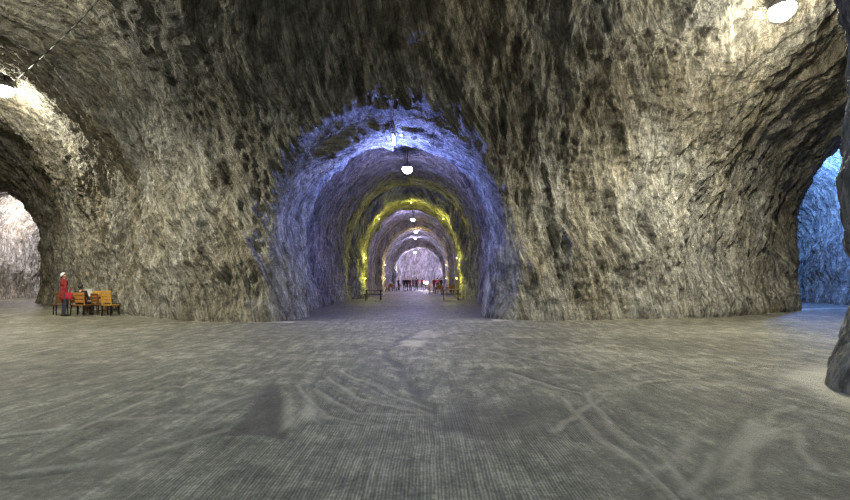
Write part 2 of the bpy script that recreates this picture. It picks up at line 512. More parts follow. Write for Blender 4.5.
def name_regions(cen, zone):
    x, y, z = cen.T
    R = np.full(len(cen), 'wall_back', dtype=object)
    hall = zone == 0
    top = z > 6.2
    R[hall & top] = 'ceiling'
    low = hall & ~top
    R[low & (y > 9) & (x < 0)] = 'wall_left'
    R[low & (y > 9) & (x >= 0)] = 'wall_right'
    R[low & (y <= 9) & (x > 5)] = 'wall_near_right'
    R[low & (y <= 9) & (x < -9)] = 'wall_near_left'
    tn = zone == 1
    R[tn & (x < TX)] = 'wall_tunnel_left'; R[tn & (x >= TX)] = 'wall_tunnel_right'
    R[tn & (z > 5.6)] = 'ceiling_tunnel'
    R[tn & (y > Y_END - 0.7)] = 'wall_end'
    for k, (a, b) in enumerate(((34.2, 40.6), (51.0, 54.6), (72.4, 75.4))):
        R[tn & (y > a) & (y < b)] = 'trim_%d' % (k + 1)
    R[zone == 2] = 'wall_side_left'; R[zone == 3] = 'wall_side_right'
    return R

REG_LABEL = {
    'ceiling': ('dark brown rough hewn rock vault over the near hall', 'ceiling'),
    'wall_left': ('pale grooved rock salt pillar behind the chairs, left of the tunnel', 'rock wall'),
    'wall_right': ('pale streaked rock salt pillar right of the tunnel mouth', 'rock wall'),
    'wall_near_right': ('near dark rock pillar cut off by the right edge', 'rock wall'),
    'wall_near_left': ('rock pillar beside the viewer at left', 'rock wall'),
    'wall_back': ('rock wall closing the hall behind the viewer', 'rock wall'),
    'wall_tunnel_left': ('blue lit left wall of the long central tunnel', 'rock wall'),
    'wall_tunnel_right': ('blue lit right wall of the long central tunnel', 'rock wall'),
    'ceiling_tunnel': ('dark purple vaulted roof of the long central tunnel', 'ceiling'),
    'wall_end': ('pale violet rock face closing the far end of the tunnel', 'rock wall'),
    'trim_1': ('yellow lit rock arch, the largest and nearest of the tunnel arches', 'arch'),
    'trim_2': ('amber lit middle rock arch of the tunnel', 'arch'),
    'trim_3': ('whitish farthest and smallest rock arch of the tunnel', 'arch'),
    'wall_side_left': ('white lit rock of the side gallery at the left edge', 'rock wall'),
    'wall_side_right': ('bright blue rock of the side gallery at the right edge', 'rock wall'),
}
pieces = {}
for lv in (0, 1, 2):
    q = Q0[level == lv]
    if not len(q): continue
    used, inv = np.unique(q, return_inverse=True)
    V, A, Q = V0[used], A0[used], inv.reshape(-1, 4)
    for _ in range(lv): V, Q, A = subdivide(V, Q, A)
    V = relax(V, Q, 3)
    A[:, 2] = np.round(A[:, 2])
    N = vertex_normals(V, Q)
    V, ST = displace(V, A, N)
    N = vertex_normals(V, Q)
    R = name_regions(V[Q].mean(1), A[Q[:, 0], 2])
    for r in np.unique(R): pieces.setdefault(r, []).append((V, Q[R == r], ST, N))
for r, lst in sorted(pieces.items()):
    VV, QQ, SS, NN, off = [], [], [], [], 0
    for V, Q, ST, N in lst:
        u, inv = np.unique(Q, return_inverse=True)
        VV.append(V[u]); SS.append(ST[u]); NN.append(N[u]); QQ.append(inv.reshape(-1, 4) + off); off += len(u)
    V, Q, S_, N = np.concatenate(VV), np.concatenate(QQ), np.concatenate(SS), np.concatenate(NN)
    me = mesh_from_arrays(r, V, Q, M_ROCK)
    a = me.attributes.new('st', 'FLOAT_VECTOR', 'POINT'); a.data.foreach_set('vector', S_.astype(np.float32).ravel())
    me.normals_split_custom_set_from_vertices(N.astype(np.float32).tolist())
    o = bpy.data.objects.new(r, me); C.objects.link(o)
    lab = REG_LABEL[r]; tag(o, lab[0], lab[1], kind='structure')

# ------------------------------------------------------------------ floor
def axis(parts):
    out = []
    for a, b, st in parts: out.append(np.arange(a, b, st))
    return np.concatenate(out + [[parts[-1][1]]])
gx = axis([(-42, -20, .5), (-20, -9, .12), (-9, 9, .036), (9, 20, .12), (20, 34, .5)])
gy = axis([(-14.5, 2.4, .8), (2.4, 9, .036), (9, 18, .09), (18, 46, .35), (46, 90, .8)])
GX, GY = np.meshgrid(gx, gy, indexing='ij')
fx, fy = GX.ravel(), GY.ravel()
def FP(px, py):
    d = EYE * F / (py - VPY); return ((px - VPX) / F * d, d)
def seg_dist(x, y, pts):
    best = np.full(x.shape, 1e9)
    for (ax, ay), (bx, by) in zip(pts[:-1], pts[1:]):
        dx, dy = bx - ax, by - ay; L2 = dx * dx + dy * dy + 1e-9
        t = np.clip(((x - ax) * dx + (y - ay) * dy) / L2, 0, 1)
        best = np.minimum(best, np.hypot(x - ax - t * dx, y - ay - t * dy))
    return best
def poly_mask(x, y, pts, soft):
    ins = np.zeros(x.shape, bool)
    for (ax, ay), (bx, by) in zip(pts, pts[1:] + pts[:1]):
        cr = (ay > y) != (by > y)
        ins ^= cr & (x < (bx - ax) * (y - ay) / (by - ay if by != ay else 1e-9) + ax)
    d = seg_dist(x, y, pts + pts[:1])
    return sstep(-soft, soft, np.where(ins, d, -d))
n3 = np.stack([fx, fy, fx * 0], 1)
wob = np.stack([fbm(n3 * 1.5, 2, 60), fbm(n3 * 1.5 + 30, 2, 61)], 1) * 0.10
wx, wy = fx + wob[:, 0], fy + wob[:, 1]
z = 0.02 * fbm(n3 * 0.35, 2, 70) + 0.008 * fbm(n3 * 2.0, 2, 71)
dark_mask = np.zeros_like(fx); dust = np.zeros_like(fx)
# wedge shaped scrapes left of the middle
for tri, a in (([(277, 376), (232, 431), (288, 441)], 0.85), ([(308, 374), (320, 424), (336, 424)], 0.55), ([(184, 366), (172, 408), (187, 406)], 0.45),
               ([(738, 418), (762, 398), (700, 492)], 0.5)):
    m = poly_mask(wx * .25 + fx * .75, wy * .25 + fy * .75, [FP(*p) for p in tri], 0.035)
    dark_mask = np.maximum(dark_mask, m * a); z -= 0.02 * m
for tri in ([(288, 395), (285, 430), (300, 428)], [(312, 392), (300, 420), (322, 420)], [(745, 420), (790, 432), (715, 470)], [(640, 478), (700, 430), (690, 445)]):
    m = poly_mask(wx * .5 + fx * .5, wy * .5 + fy * .5, [FP(*p) for p in tri], 0.1)
    dust = np.maximum(dust, m * 0.55)
# soft dark patches
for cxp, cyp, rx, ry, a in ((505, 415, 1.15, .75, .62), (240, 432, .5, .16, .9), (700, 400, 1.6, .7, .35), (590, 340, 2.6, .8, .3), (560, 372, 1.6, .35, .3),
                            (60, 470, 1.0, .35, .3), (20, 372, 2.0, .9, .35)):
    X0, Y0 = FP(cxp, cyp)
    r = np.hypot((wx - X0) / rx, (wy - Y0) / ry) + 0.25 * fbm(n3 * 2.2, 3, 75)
    dark_mask = np.maximum(dark_mask, a * sstep(1.15, 0.6, r))
# pale salt dust: patch before the tunnel, feet of the pillars
m = poly_mask(wx + wob[:, 1], wy, [FP(*p) for p in ((392, 347), (420, 347), (422, 341), (399, 341))], 0.12)
dust = np.maximum(dust, m * 0.6)
m = poly_mask(wx + wob[:, 1], wy, [FP(*p) for p in ((420, 340), (440, 336), (428, 330), (410, 333))], 0.12)
dust = np.maximum(dust, m * 0.35)
dpl, _ = plan(fx, fy)
hallm = (fy < 24)
dw = np.where((np.abs(fx - TX) < 3.6) & (fy > 14), 9, np.abs(dpl)) + 0.12 * fbm(n3 * 2.5, 2, 77)
dust = np.maximum(dust, hallm * 0.85 * sstep(0.42, 0.08, dw))
nr = (fx > 5) & (fy < 9)
dust = np.maximum(dust, nr * 0.95 * sstep(1.15, 0.45, dw))
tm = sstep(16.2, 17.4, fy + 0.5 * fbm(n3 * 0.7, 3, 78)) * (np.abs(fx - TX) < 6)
dark_mask = np.maximum(dark_mask, 0.72 * tm * (1 - 0.6 * sstep(30, 40, fy)))  # floor colour darker from the tunnel mouth inward, less so farther in
# a crooked edge running from the tunnel to the foreground, tyre scrapes
trk = [FP(*p) for p in ((418, 331), (392, 345), (386, 358), (398, 372), (420, 392), (430, 410))]
d = seg_dist(wx, wy, trk); dark_mask = np.maximum(dark_mask, 0.75 * sstep(0.14, 0.02, d)); z -= 0.03 * sstep(0.2, 0.02, d)
for pts in (((330, 378), (370, 398), (430, 412)), ((322, 388), (360, 410), (425, 414)), ((345, 372), (400, 395), (432, 405)), ((300, 386), (330, 412), (370, 424)),
            ((560, 395), (590, 420), (650, 470), (690, 500)), ((580, 392), (640, 440), (720, 500)), ((600, 400), (560, 430)), ((515, 372), (580, 392), (620, 388), (700, 378)),
            ((640, 365), (700, 372), (760, 366)), ((735, 490), (770, 440), (805, 425)), ((700, 495), (720, 460), (800, 405)), ((800, 430), (840, 470)), ((480, 350), (540, 362), (600, 372), (660, 362)), ((560, 350), (620, 344), (700, 356)),
            ((120, 418), (200, 416), (250, 398)), ((160, 390), (230, 380)), ((0, 440), (90, 430), (150, 400)), ((20, 480), (130, 462), (230, 430))):
    W = [FP(*p) for p in pts]
    for ofs, k in ((0, 1.0), (0.11, 0.7), (-0.12, 0.6), (0.23, 0.45), (-0.27, 0.35)):
        d = seg_dist(wx * .4 + fx * .6 + ofs, wy * .4 + fy * .6 + ofs * 0.4, W)
        m = sstep(0.05, 0.012, d) * k
        dark_mask = np.maximum(dark_mask, 0.75 * m); z -= 0.012 * m
    d2 = seg_dist(wx + 0.06, wy - 0.03, W); dust = np.maximum(dust, 0.35 * sstep(0.07, 0.01, d2))
gb = np.clip(1 - np.abs(fx - 0.25 + 0.15 * fy) / 2.6 + 0.35 * vnoise(n3 * 0.6, 79), 0, 1)
groove = sstep(0.12, 0.5, gb) * sstep(6.8, 5.0, fy + 0.6 * vnoise(n3 * 0.8, 80))
iy, ix = len(gy), len(gx)
idg = np.arange(ix * iy).reshape(ix, iy)
Qf = np.stack([idg[:-1, :-1], idg[1:, :-1], idg[1:, 1:], idg[:-1, 1:]], -1).reshape(-1, 4)
Vf = np.stack([fx, fy, z], 1)
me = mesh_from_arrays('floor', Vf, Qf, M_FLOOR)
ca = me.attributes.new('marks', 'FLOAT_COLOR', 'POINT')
ca.data.foreach_set('color', np.stack([dark_mask, dust, groove, np.ones_like(dark_mask)], 1).astype(np.float32).ravel())
fo = bpy.data.objects.new('floor', me); C.objects.link(fo)
tag(fo, 'scraped and grooved grey salt floor of the mine', 'floor', kind='structure')
def floor_z(x, y):
    i = min(max(np.searchsorted(gx, x), 1), ix - 1); j = min(max(np.searchsorted(gy, y), 1), iy - 1)
    return float(Vf[idg[i, j], 2])

# ------------------------------------------------------------------ mesh part helpers
class MB:
    def __init__(s): s.bm = bmesh.new()
    def box(s, c, size, rot=None, bev=0.0):
        r = bmesh.ops.create_cube(s.bm, size=1.0)
        m = Matrix.Translation(Vector(c)) @ (rot.to_4x4() if rot else Matrix.Identity(4)) @ Matrix.Diagonal((*size, 1))
        bmesh.ops.transform(s.bm, matrix=m, verts=r['verts'])
        if bev:
            es = list({e for v in r['verts'] for e in v.link_edges})
            bmesh.ops.bevel(s.bm, geom=es, offset=bev, segments=1, affect='EDGES')
        return s
    def bar(s, a, b, r0, r1=None, n=8):
        a, b = Vector(a), Vector(b); d = b - a
        m = Matrix.Translation((a + b) / 2) @ d.to_track_quat('Z', 'Y').to_matrix().to_4x4()
        bmesh.ops.create_cone(s.bm, cap_ends=True, segments=n, radius1=r0, radius2=r0 if r1 is None else r1, depth=d.length, matrix=m)
        return s
    def lathe(s, prof, n=16, m=None):
        rings = []
        for r, zz in prof:
            rings.append([s.bm.verts.new((r * math.cos(2 * math.pi * k / n), r * math.sin(2 * math.pi * k / n), zz)) for k in range(n)])
        for A, B in zip(rings[:-1], rings[1:]):
            for k in range(n): s.bm.faces.new((A[k], A[(k + 1) % n], B[(k + 1) % n], B[k]))
        for R in (rings[0], rings[-1]):
            try: s.bm.faces.new(R)
            except ValueError: pass
        if m is not None: bmesh.ops.transform(s.bm, matrix=m, verts=[v for R in rings for v in R])
        return s
    def build(s, name, mat, parent=None, smooth=False, loc=None):
        bmesh.ops.recalc_face_normals(s.bm, faces=s.bm.faces[:])
        me = bpy.data.meshes.new(name); s.bm.to_mesh(me); s.bm.free()
        me.materials.append(mat)
        if smooth:
            for p in me.polygons: p.use_smooth = True
        o = bpy.data.objects.new(name, me); C.objects.link(o)
        if parent is not None: o.parent = parent
        if loc: o.location = loc
        return o

# ------------------------------------------------------------------ lamps
def point(parent, loc, kind, radius, scale=1.0, spot=0):
    p, c = POWER[kind]
    d = bpy.data.lights.new('lamp_light', 'SPOT' if spot else 'POINT'); d.energy = p * scale; d.color = c; d.shadow_soft_size = radius
    if spot: d.spot_size = math.radians(spot); d.spot_blend = 0.6
    o = bpy.data.objects.new('lamp_light', d); o.location = loc; o.parent = parent; C.objects.link(o)
    return o

def bell_lamp(pos, kind, label, r=0.3, group=None, glow=40, drop=0.6, scale=1.0, lightdrop=0.6, spot=0, spotscale=1.0):
    """pendant lamp: rod to the rock, reflector dome, glowing bulb; the reflector throws a wide downward cone"""
    t = empty('ceiling_lamp', pos)
    MB().bar((0, 0, r * 0.5), (0, 0, drop + 0.5), 0.022).build('hanging_rod', M_IRON, t)
    MB().lathe([(r * 0.2, r * 0.62), (r * 0.34, r * 0.58), (r * 0.58, r * 0.34), (r * 0.72, 0.03), (r * 0.74, 0.0), (r * 0.68, 0.0), (r * 0.3, r * 0.3)], 20).build('housing', M_GREY, t, True)
    c = POWER[kind][1]
    lens = emitter('lamp_lens_' + kind, tuple(0.6 + 0.4 * v for v in c), glow)
    MB().lathe([(0.02, -r * 0.75), (r * 0.35, -r * 0.68), (r * 0.62, -r * 0.42), (r * 0.7, -r * 0.15), (r * 0.64, 0.05)], 20).build('lens', lens, t, True)
    if spot != 1: point(t, (0, 0, -lightdrop), kind, 0.22, scale * (0.13 if spot == 162 else 1))
    if spot: point(t, (0, 0, -lightdrop), kind, 0.22, spotscale, 150 if spot == 1 else spot)
    return tag(t, label, 'lamp', group)

def lamp_at(px, py, kind, label, off=0.75, **kw):
    hit, nrm = ray(px, py)
    d = (hit - Vector((0, 0, EYE))); d.normalize()
    pos = hit - d * off
    dr = roof(pos.x, pos.y) - pos.z
    return bell_lamp(pos, kind, label, drop=max(dr, 0.2), **kw)

lamp_at(782, 8, 'hall_right', 'glaring white lamp high above the right pillar', off=1.3, r=0.5, lightdrop=0.75, spot=150, spotscale=2.0)
lamp_at(4, 88, 'hall_left', 'glaring white lamp at the left edge above the side gallery', off=1.3, r=0.5, lightdrop=0.75, spot=150, spotscale=2.0)
bell_lamp((-2.0, 3.0, roof(-2, 3) - 0.9), 'fill_mid', 'added fill lamp hanging unseen over the viewer', r=0.36, drop=0.9, spot=1)  # unseen cool fill, added to light the near floor and lower walls
bell_lamp((-1.0, -7.0, roof(-1, -7) - 0.9), 'fill_back', 'added fill lamp hanging unseen behind the viewer', r=0.36, drop=0.9, spot=1)  # second cool fill, added out of view behind the camera
for y, py, kind, lab, r, sc in ((25.5, 168, 'tunnel', 'largest lamp in the tunnel, hanging before the yellow arch', 0.42, 1.0),
                         (44.5, 219, 'far', 'tunnel lamp just behind the yellow arch, upper of two close lamps', 0.3, 1.0),
                         (57.0, 229, 'far', 'tunnel lamp hanging under the amber arch, lower of two close lamps', 0.32, 1.0),
                         (65.0, 237, 'far', 'small tunnel lamp between the amber and whitish arches', 0.26, .7),
                         (79.0, 252, 'end', 'farthest tunnel lamp, in front of the end wall', 0.34, 1.0)):
    x = {168: -1.0, 219: -1.2, 229: -1.15, 237: -1.4, 252: -1.75}[py]
    zz = EYE + (VPY - py) * y / F
    bell_lamp((x, y, min(zz, roof(x, y) - 0.35)), kind, lab, r=r, group='lamps along the tunnel roof', drop=max(roof(x, y) - zz, 0.2), scale=sc * (0.3 if kind == 'tunnel' else 1.0), spot=140 if kind == 'tunnel' else 0)
bell_lamp((-12.0, 11.0, roof(-12, 11.0) - 1.2), 'fill_left', 'added fill lamp out of view, brightening the left pillar', r=0.36, drop=1.2, spot=162)  # added above the frame to brighten the left pillar
bell_lamp((9.0, 11.6, roof(9.0, 11.6) - 1.2), 'fill_right', 'added fill lamp out of view, brightening the right pillar', r=0.36, drop=1.0, spot=162)  # added above the frame to brighten the right pillar
# side galleries
bell_lamp((-29.5, 34.5, 6.6), 'side_left', 'lamp inside the side gallery at left', r=0.3, drop=1.0)
bell_lamp((21.6, 25.5, 7.6), 'side_right', 'blue lamp inside the side gallery at right', r=0.3, drop=1.0)

# angled tube lamp at the crown of the tunnel mouth
t = empty('tube_lamp', (-1.2, 16.9, 6.8))
tube_m = emitter('blue_white_tube', (0.72, 0.8, 1.0), 28)
MB().bar((-0.02, 0, 0.28), (0.34, 0.05, 0.16), 0.035).build('tube', tube_m, t, True)
MB().bar((0.02, 0, 0.20), (0.05, -0.02, -0.22), 0.035).build('tube', tube_m, t, True)
MB().box((0.0, 0.0, 0.27), (0.12, 0.1, 0.1), bev=0.01).build('bracket', M_IRON, t)
MB().bar((0, 0, 0.3), (0, 0.0, 0.75), 0.015).build('hanging_rod', M_IRON, t)
point(t, (0.1, 0.85, -0.9), 'entry', 0.2)
tag(t, 'bent glowing tube lamp under the crown of the tunnel mouth', 'lamp')

def wall_lamp(x, y, z, nx, nz, kind, label, group, glow=10):
    t = empty('arch_lamp', (x, y, z))
    MB().box((0, 0, 0), (0.14, 0.2, 0.14), bev=0.02).build('housing', M_GREY, t)
    MB().box((-nx * 0.09, 0, -nz * 0.09), (0.12, 0.14, 0.12), bev=0.03).build('lens', emitter('arch_lens', POWER[kind][1], 1.0), t)
    point(t, (-nx * 0.45, -0.1, -nz * 0.45), kind, 0.1)
    return tag(t, label, 'lamp', group)
for yy_, hw, top, kind, nm, n in ((35.7, 3.92, 7.93, 'yellow', 'yellow', 7), (52.9, 3.9, 7.55, 'amber', 'amber', 5), (74.1, 3.92, 6.7, 'white', 'whitish', 3)):
    zs = 3.2
    spots = [(-hw, 1.6, -1, 0), (hw, 1.6, 1, 0)] if n >= 5 else []
    na = n - len(spots)
    for k in range(na):
        a = math.pi * k / (na - 1); a = math.pi - a
        spots.append((hw * math.cos(a), zs + (top - zs) * math.sin(a), math.cos(a), math.sin(a)))
    for k, (x, z_, nx, nz) in enumerate(spots):
        hit, nn, _, dist = BVH.ray_cast(Vector((TX, yy_, 3.2 if z_ > 2 else z_)), Vector((x, 0, max(z_ - 3.2, 0))).normalized())
        p = hit - Vector((nx, 0, nz)) * 0.22 if hit else Vector((x * .93, yy_, z_ * .95))
        side = 'crown' if abs(x) < 0.3 else ('left' if x < 0 else 'right') + (' foot' if z_ < 2 else ' springing' if z_ < 4.2 else ' shoulder')
        wall_lamp(p.x, p.y, p.z, nx, nz, kind, 'small %s lamp on the %s of the %s rock arch' % (nm, side, nm), nm + ' lamps around the arch')

# work light standing far down the tunnel
x, y = (426 - VPX) / F * 61, 61.0
t = empty('flood_light', (x, y, 0))
for k in range(3):
    a = k * 2.09
    MB().bar((0, 0, 0.45), (0.35 * math.cos(a), 0.35 * math.sin(a), 0.01), 0.016).build('leg', M_IRON, t)
MB().bar((0, 0, 0.4), (0, 0, 0.95), 0.018).build('pole', M_IRON, t)
MB().box((0, 0, 1.05), (0.5, 0.12, 0.34), bev=0.02).build('housing', M_GREY, t)
MB().box((0, -0.065, 1.05), (0.44, 0.02, 0.28)).build('lens', emitter('flood_lens', (1, 0.95, 1), 30), t)
point(t, (0, -0.4, 1.1), 'work', 0.15)
tag(t, 'glaring white flood light on a low stand among the distant people', 'lamp')

# cable across the upper left vault
pts = []
for k in range(9):
    u = k / 8
    hit, nrm = ray(18 + (104 - 18) * u, 78 - 84 * u + 3 * math.sin(u * math.pi))
    pts.append(hit + (Vector((0, 0, EYE)) - hit).normalized() * 1.1)
mb = MB()
for a, b in zip(pts[:-1], pts[1:]): mb.bar(a, b, 0.022, n=6)
o = mb.build('power_cable', M_CABLE, None, True)
tag(o, 'thin black power cable strung across the vault at upper left', 'cable')

# ------------------------------------------------------------------ furniture
def chair_tree(name, wood, leg_mat, w=0.46, d=0.46, back=0.98, slats=4, arms=False):
    t = empty(name)
    for i in range(4):
        MB().box((0, -d / 2 + d * (i + 0.5) / 4, 0.45), (w, d / 4 - 0.012, 0.03), bev=0.004).build('seat_slat', wood, t)
    for sx in (-1, 1):
        MB().bar((sx * (w / 2 - 0.03), -d / 2 + 0.03, 0), (sx * (w / 2 - 0.04), -d / 2 + 0.04, 0.435), 0.022, 0.026).build('leg', leg_mat, t)
        MB().bar((sx * (w / 2 - 0.03), d / 2 + 0.02, 0), (sx * (w / 2 - 0.04), d / 2 - 0.02, 0.435), 0.022, 0.026).build('leg', leg_mat, t)
        MB().box((sx * (w / 2 - 0.025), d / 2 + 0.02, (0.44 + back) / 2), (0.045, 0.04, back - 0.44), Matrix.Rotation(-0.10, 3, 'X'), 0.006).build('back_post', wood, t)
        MB().box((sx * (w / 2 - 0.03), 0, 0.41), (0.03, d - 0.06, 0.05)).build('apron', wood, t)
        MB().bar((sx * (w / 2 - 0.04), -d / 2 + 0.04, 0.2), (sx * (w / 2 - 0.04), d / 2, 0.2), 0.012).build('stretcher', leg_mat, t)
        if arms:
            MB().box((sx * (w / 2 - 0.01), -0.01, 0.66), (0.05, d, 0.03), bev=0.006).build('armrest', wood, t)
    hs = (back - 0.52) / slats
    for i in range(slats):
        zc = 0.54 + hs * (i + 0.5)
        MB().box((0, d / 2 + 0.0 + (zc - 0.7) * 0.1, zc), (w - 0.02, 0.022, hs * 0.84), Matrix.Rotation(-0.10, 3, 'X'), 0.004).build('back_slat', wood, t)
    return t

def table_tree(name, wood, leg_mat, w=0.9, d=0.7, h=0.74, planks=4):
    t = empty(name)
    for i in range(planks):
        MB().box((0, -d / 2 + d * (i + 0.5) / planks, h - 0.018), (w, d / planks - 0.01, 0.036), bev=0.005).build('tabletop_plank', wood, t)
    for sx in (-1, 1):
        for sy in (-1, 1):
            MB().box((sx * (w / 2 - 0.07), sy * (d / 2 - 0.07), (h - 0.04) / 2), (0.06, 0.06, h - 0.04), bev=0.006).build('leg', leg_mat, t)
        MB().box((sx * (w / 2 - 0.07), 0, h - 0.09), (0.03, d - 0.14, 0.09)).build('apron', wood, t)
    for sy in (-1, 1): MB().box((0, sy * (d / 2 - 0.07), h - 0.09), (w - 0.14, 0.03, 0.09)).build('apron', wood, t)
    return t

def place(t, px, d, rz=0.0, label=None, cat=None, group=None):
    x = (px - VPX) / F * d
    t.location = (x, d, floor_z(x, d) - 0.004); t.rotation_euler = (0, 0, rz)
    return tag(t, label, cat, group)

# group by the left pillar; a chair's back is at its local +y
D = 18.9
c1 = place(chair_tree('wooden_chair', M_WOOD, M_IRON, 0.58, 0.46, 0.97, 3), 81, D + 0.05, math.pi + 0.12, 'orange slatted chair with the dark seated person on it', 'chair', 'chairs by the left pillar')
c2 = place(chair_tree('wooden_chair', M_WOOD_B, M_IRON, 0.46, 0.46, 0.97, 3), 60.5, D + 0.45, math.pi + 0.9, 'brown wooden chair leftmost, behind the person in red', 'chair', 'chairs by the left pillar')
c3 = place(chair_tree('wooden_chair', M_WOOD_Y, M_IRON, 0.47, 0.46, 1.05, 4), 111, D + 0.1, math.pi - 0.1, 'bright yellow wooden chair rightmost of the group', 'chair', 'chairs by the left pillar')
c4 = place(chair_tree('wooden_chair', M_WOOD_B, M_IRON, 0.44, 0.44, 0.92, 3), 100.5, D + 0.35, math.pi - 0.35, 'brown chair between the table and the yellow chair', 'chair', 'chairs by the left pillar')
t1 = place(table_tree('wooden_table', M_WOOD, M_WOOD_B, 0.95, 0.7, 0.78), 92, D + 1.1, 0.1, 'orange plank table between the chairs by the left pillar', 'table')
c5 = place(chair_tree('wooden_chair', M_WOOD_Y, M_IRON, 0.44, 0.44, 0.98, 3), 95, D + 1.75, 0.1, 'yellow chair behind the orange table, back to the rock', 'chair', 'chairs by the left pillar')
c6 = place(chair_tree('iron_chair', M_IRON, M_IRON, 0.42, 0.44, 0.66, 2), 115.5, D + 0.95, math.pi - 0.5, 'low black iron chair at the right end of the group', 'chair', 'chairs by the left pillar')
# a white sheet and two drinks on the table
tx, ty = t1.location.x, t1.location.y
o = MB().box((0, 0, 0), (0.21, 0.03, 0.30), Matrix.Rotation(0.25, 3, 'X'), 0.003).build('menu_card', M_PAPER, None, loc=(tx + 0.02, ty - 0.16, t1.location.z + 0.93))
tag(o, 'white card standing on the orange table', 'card')
for k, (dx, dy, mt, lab) in enumerate(((0.26, 0.05, M_WOOD_Y, 'yellow cup on the right end of the orange table'), (-0.24, 0.1, M_WOOD_Y, 'yellow cup on the left end of the orange table'))):
    c = empty('cup', (tx + dx, ty + dy, t1.location.z + 0.78))
    MB().lathe([(0.045, 0), (0.055, 0.06), (0.06, 0.15), (0.052, 0.15), (0.045, 0.03)], 12).build('bowl', mt, c, True)
    hm = MB()
    for q in range(5):
        a0, a1 = -1.3 + q * 0.52, -1.3 + (q + 1) * 0.52
        hm.bar((0.05 + 0.05 * math.cos(a0), 0, 0.08 + 0.05 * math.sin(a0)), (0.05 + 0.05 * math.cos(a1), 0, 0.08 + 0.05 * math.sin(a1)), 0.008, n=6)
    hm.build('handle', mt, c, True)
    tag(c, lab, 'cup')

# dark picnic tables at the feet of the yellow arch
def picnic(name, w):
    t = empty(name)
    for i in range(4): MB().box((0, -0.36 + 0.24 * i, 0.74), (w, 0.22, 0.04), bev=0.005).build('tabletop_plank', M_DARKWOOD, t)
    for sy in (-1, 1):
        for k in range(2): MB().box((0, sy * (0.68 + 0.14 * k), 0.44), (w, 0.13, 0.035), bev=0.005).build('bench_plank', M_DARKWOOD, t)
        for sx in (-1, 1):
            MB().bar((sx * (w / 2 - 0.2), sy * 0.72, 0.0), (sx * (w / 2 - 0.2), sy * 0.22, 0.72), 0.035).build('leg', M_DARKWOOD, t)
    for sx in (-1, 1): MB().box((sx * (w / 2 - 0.2), 0, 0.39), (0.05, 1.6, 0.08)).build('crossbar', M_DARKWOOD, t)
    return t
pt = picnic('picnic_table', 1.45)
place(pt, 373.5, 33.2, 0.05, 'dark picnic table at the left foot of the yellow arch', 'picnic table', 'picnic tables at the yellow arch')
place(copy_tree(pt), 451, 33.4, -0.05, 'dark picnic table at the right foot of the yellow arch', 'picnic table', 'picnic tables at the yellow arch')

# tables and chairs far down the tunnel
ft = table_tree('wooden_table', M_WOOD, M_WOOD_B, 0.9, 0.7, 0.76)
fch = chair_tree('wooden_chair', M_WOOD, M_WOOD_B, 0.46, 0.46, 0.95, 3)
fcr = chair_tree('wooden_chair', M_WOOD_B, M_IRON, 0.46, 0.46, 0.95, 3)
far_t = [(391.5, 58.5, 'orange table far down the tunnel, beside its left wall'), (439, 46.5, 'orange table far down the tunnel, left of two at the right wall'),
         (450.5, 46.0, 'orange table far down the tunnel, closest to the right wall'), (431.5, 61.5, 'orange table far down the tunnel, right of the flood light')]
for k, (px, d, lab) in enumerate(far_t):
    place(ft if k == 0 else copy_tree(ft), px, d, 0.1 * k, lab, 'table', 'distant tables in the tunnel')
far_c = [(385.9, 57.3, 2.6, 0, 'distant orange chair nearest the left tunnel wall'), (397.8, 58.6, -1.4, 1, 'distant brown chair right of the left table'),
         (391, 57.4, math.pi, 1, 'distant brown chair in front of the left table'),
         (427.0, 59.3, 1.3, 1, 'distant brown chair just right of the flood light'), (438, 60.6, -1.2, 1, 'distant brown chair near the person in dark red'),
         (431.5, 46.6, 1.3, 0, 'distant orange chair at the left end of the right tables'), (439, 45.4, math.pi, 0, 'distant orange chair in front of the left one of the right tables'),
         (440, 47.6, 0.2, 0, 'distant orange chair behind the left one of the right tables'), (452.0, 45.1, math.pi - .1, 0, 'distant orange chair in front of the table at the right wall'),
         (453, 47.2, 0.1, 1, 'distant brown chair behind the table at the right wall')]
u0 = u1 = False
for px, d, rz, kd, lab in far_c:
    if kd == 0: o = fch if not u0 else copy_tree(fch); u0 = True
    else: o = fcr if not u1 else copy_tree(fcr); u1 = True
    place(o, px, d, rz, lab, 'chair', 'distant chairs in the tunnel')

# ------------------------------------------------------------------ people
M_SKIN = plain('skin', (0.55, 0.33, 0.24), 0.6, 0.06)
M_HAIR = plain('dark_hair', (0.02, 0.015, 0.012), 0.7, 0.3)
M_RED = plain('red_coat_cloth', (0.24, 0.016, 0.022), 0.8, 0.25)
M_DRED = plain('dark_red_cloth', (0.17, 0.02, 0.025), 0.8, 0.2)
M_BLACK = plain('black_cloth', (0.012, 0.012, 0.016), 0.8, 0.3)
M_NAVY = plain('navy_cloth', (0.02, 0.025, 0.05), 0.8, 0.25)
M_JEANS = plain('dark_denim', (0.025, 0.032, 0.055), 0.85, 0.25)
M_SHOE = plain('black_shoe', (0.015, 0.013, 0.012), 0.5, 0.2)
M_WHITE = plain('white_knit', (0.75, 0.72, 0.72), 0.9, 0.08)
M_PINK = plain('red_pink_leather', (0.50, 0.03, 0.07), 0.5, 0.12)

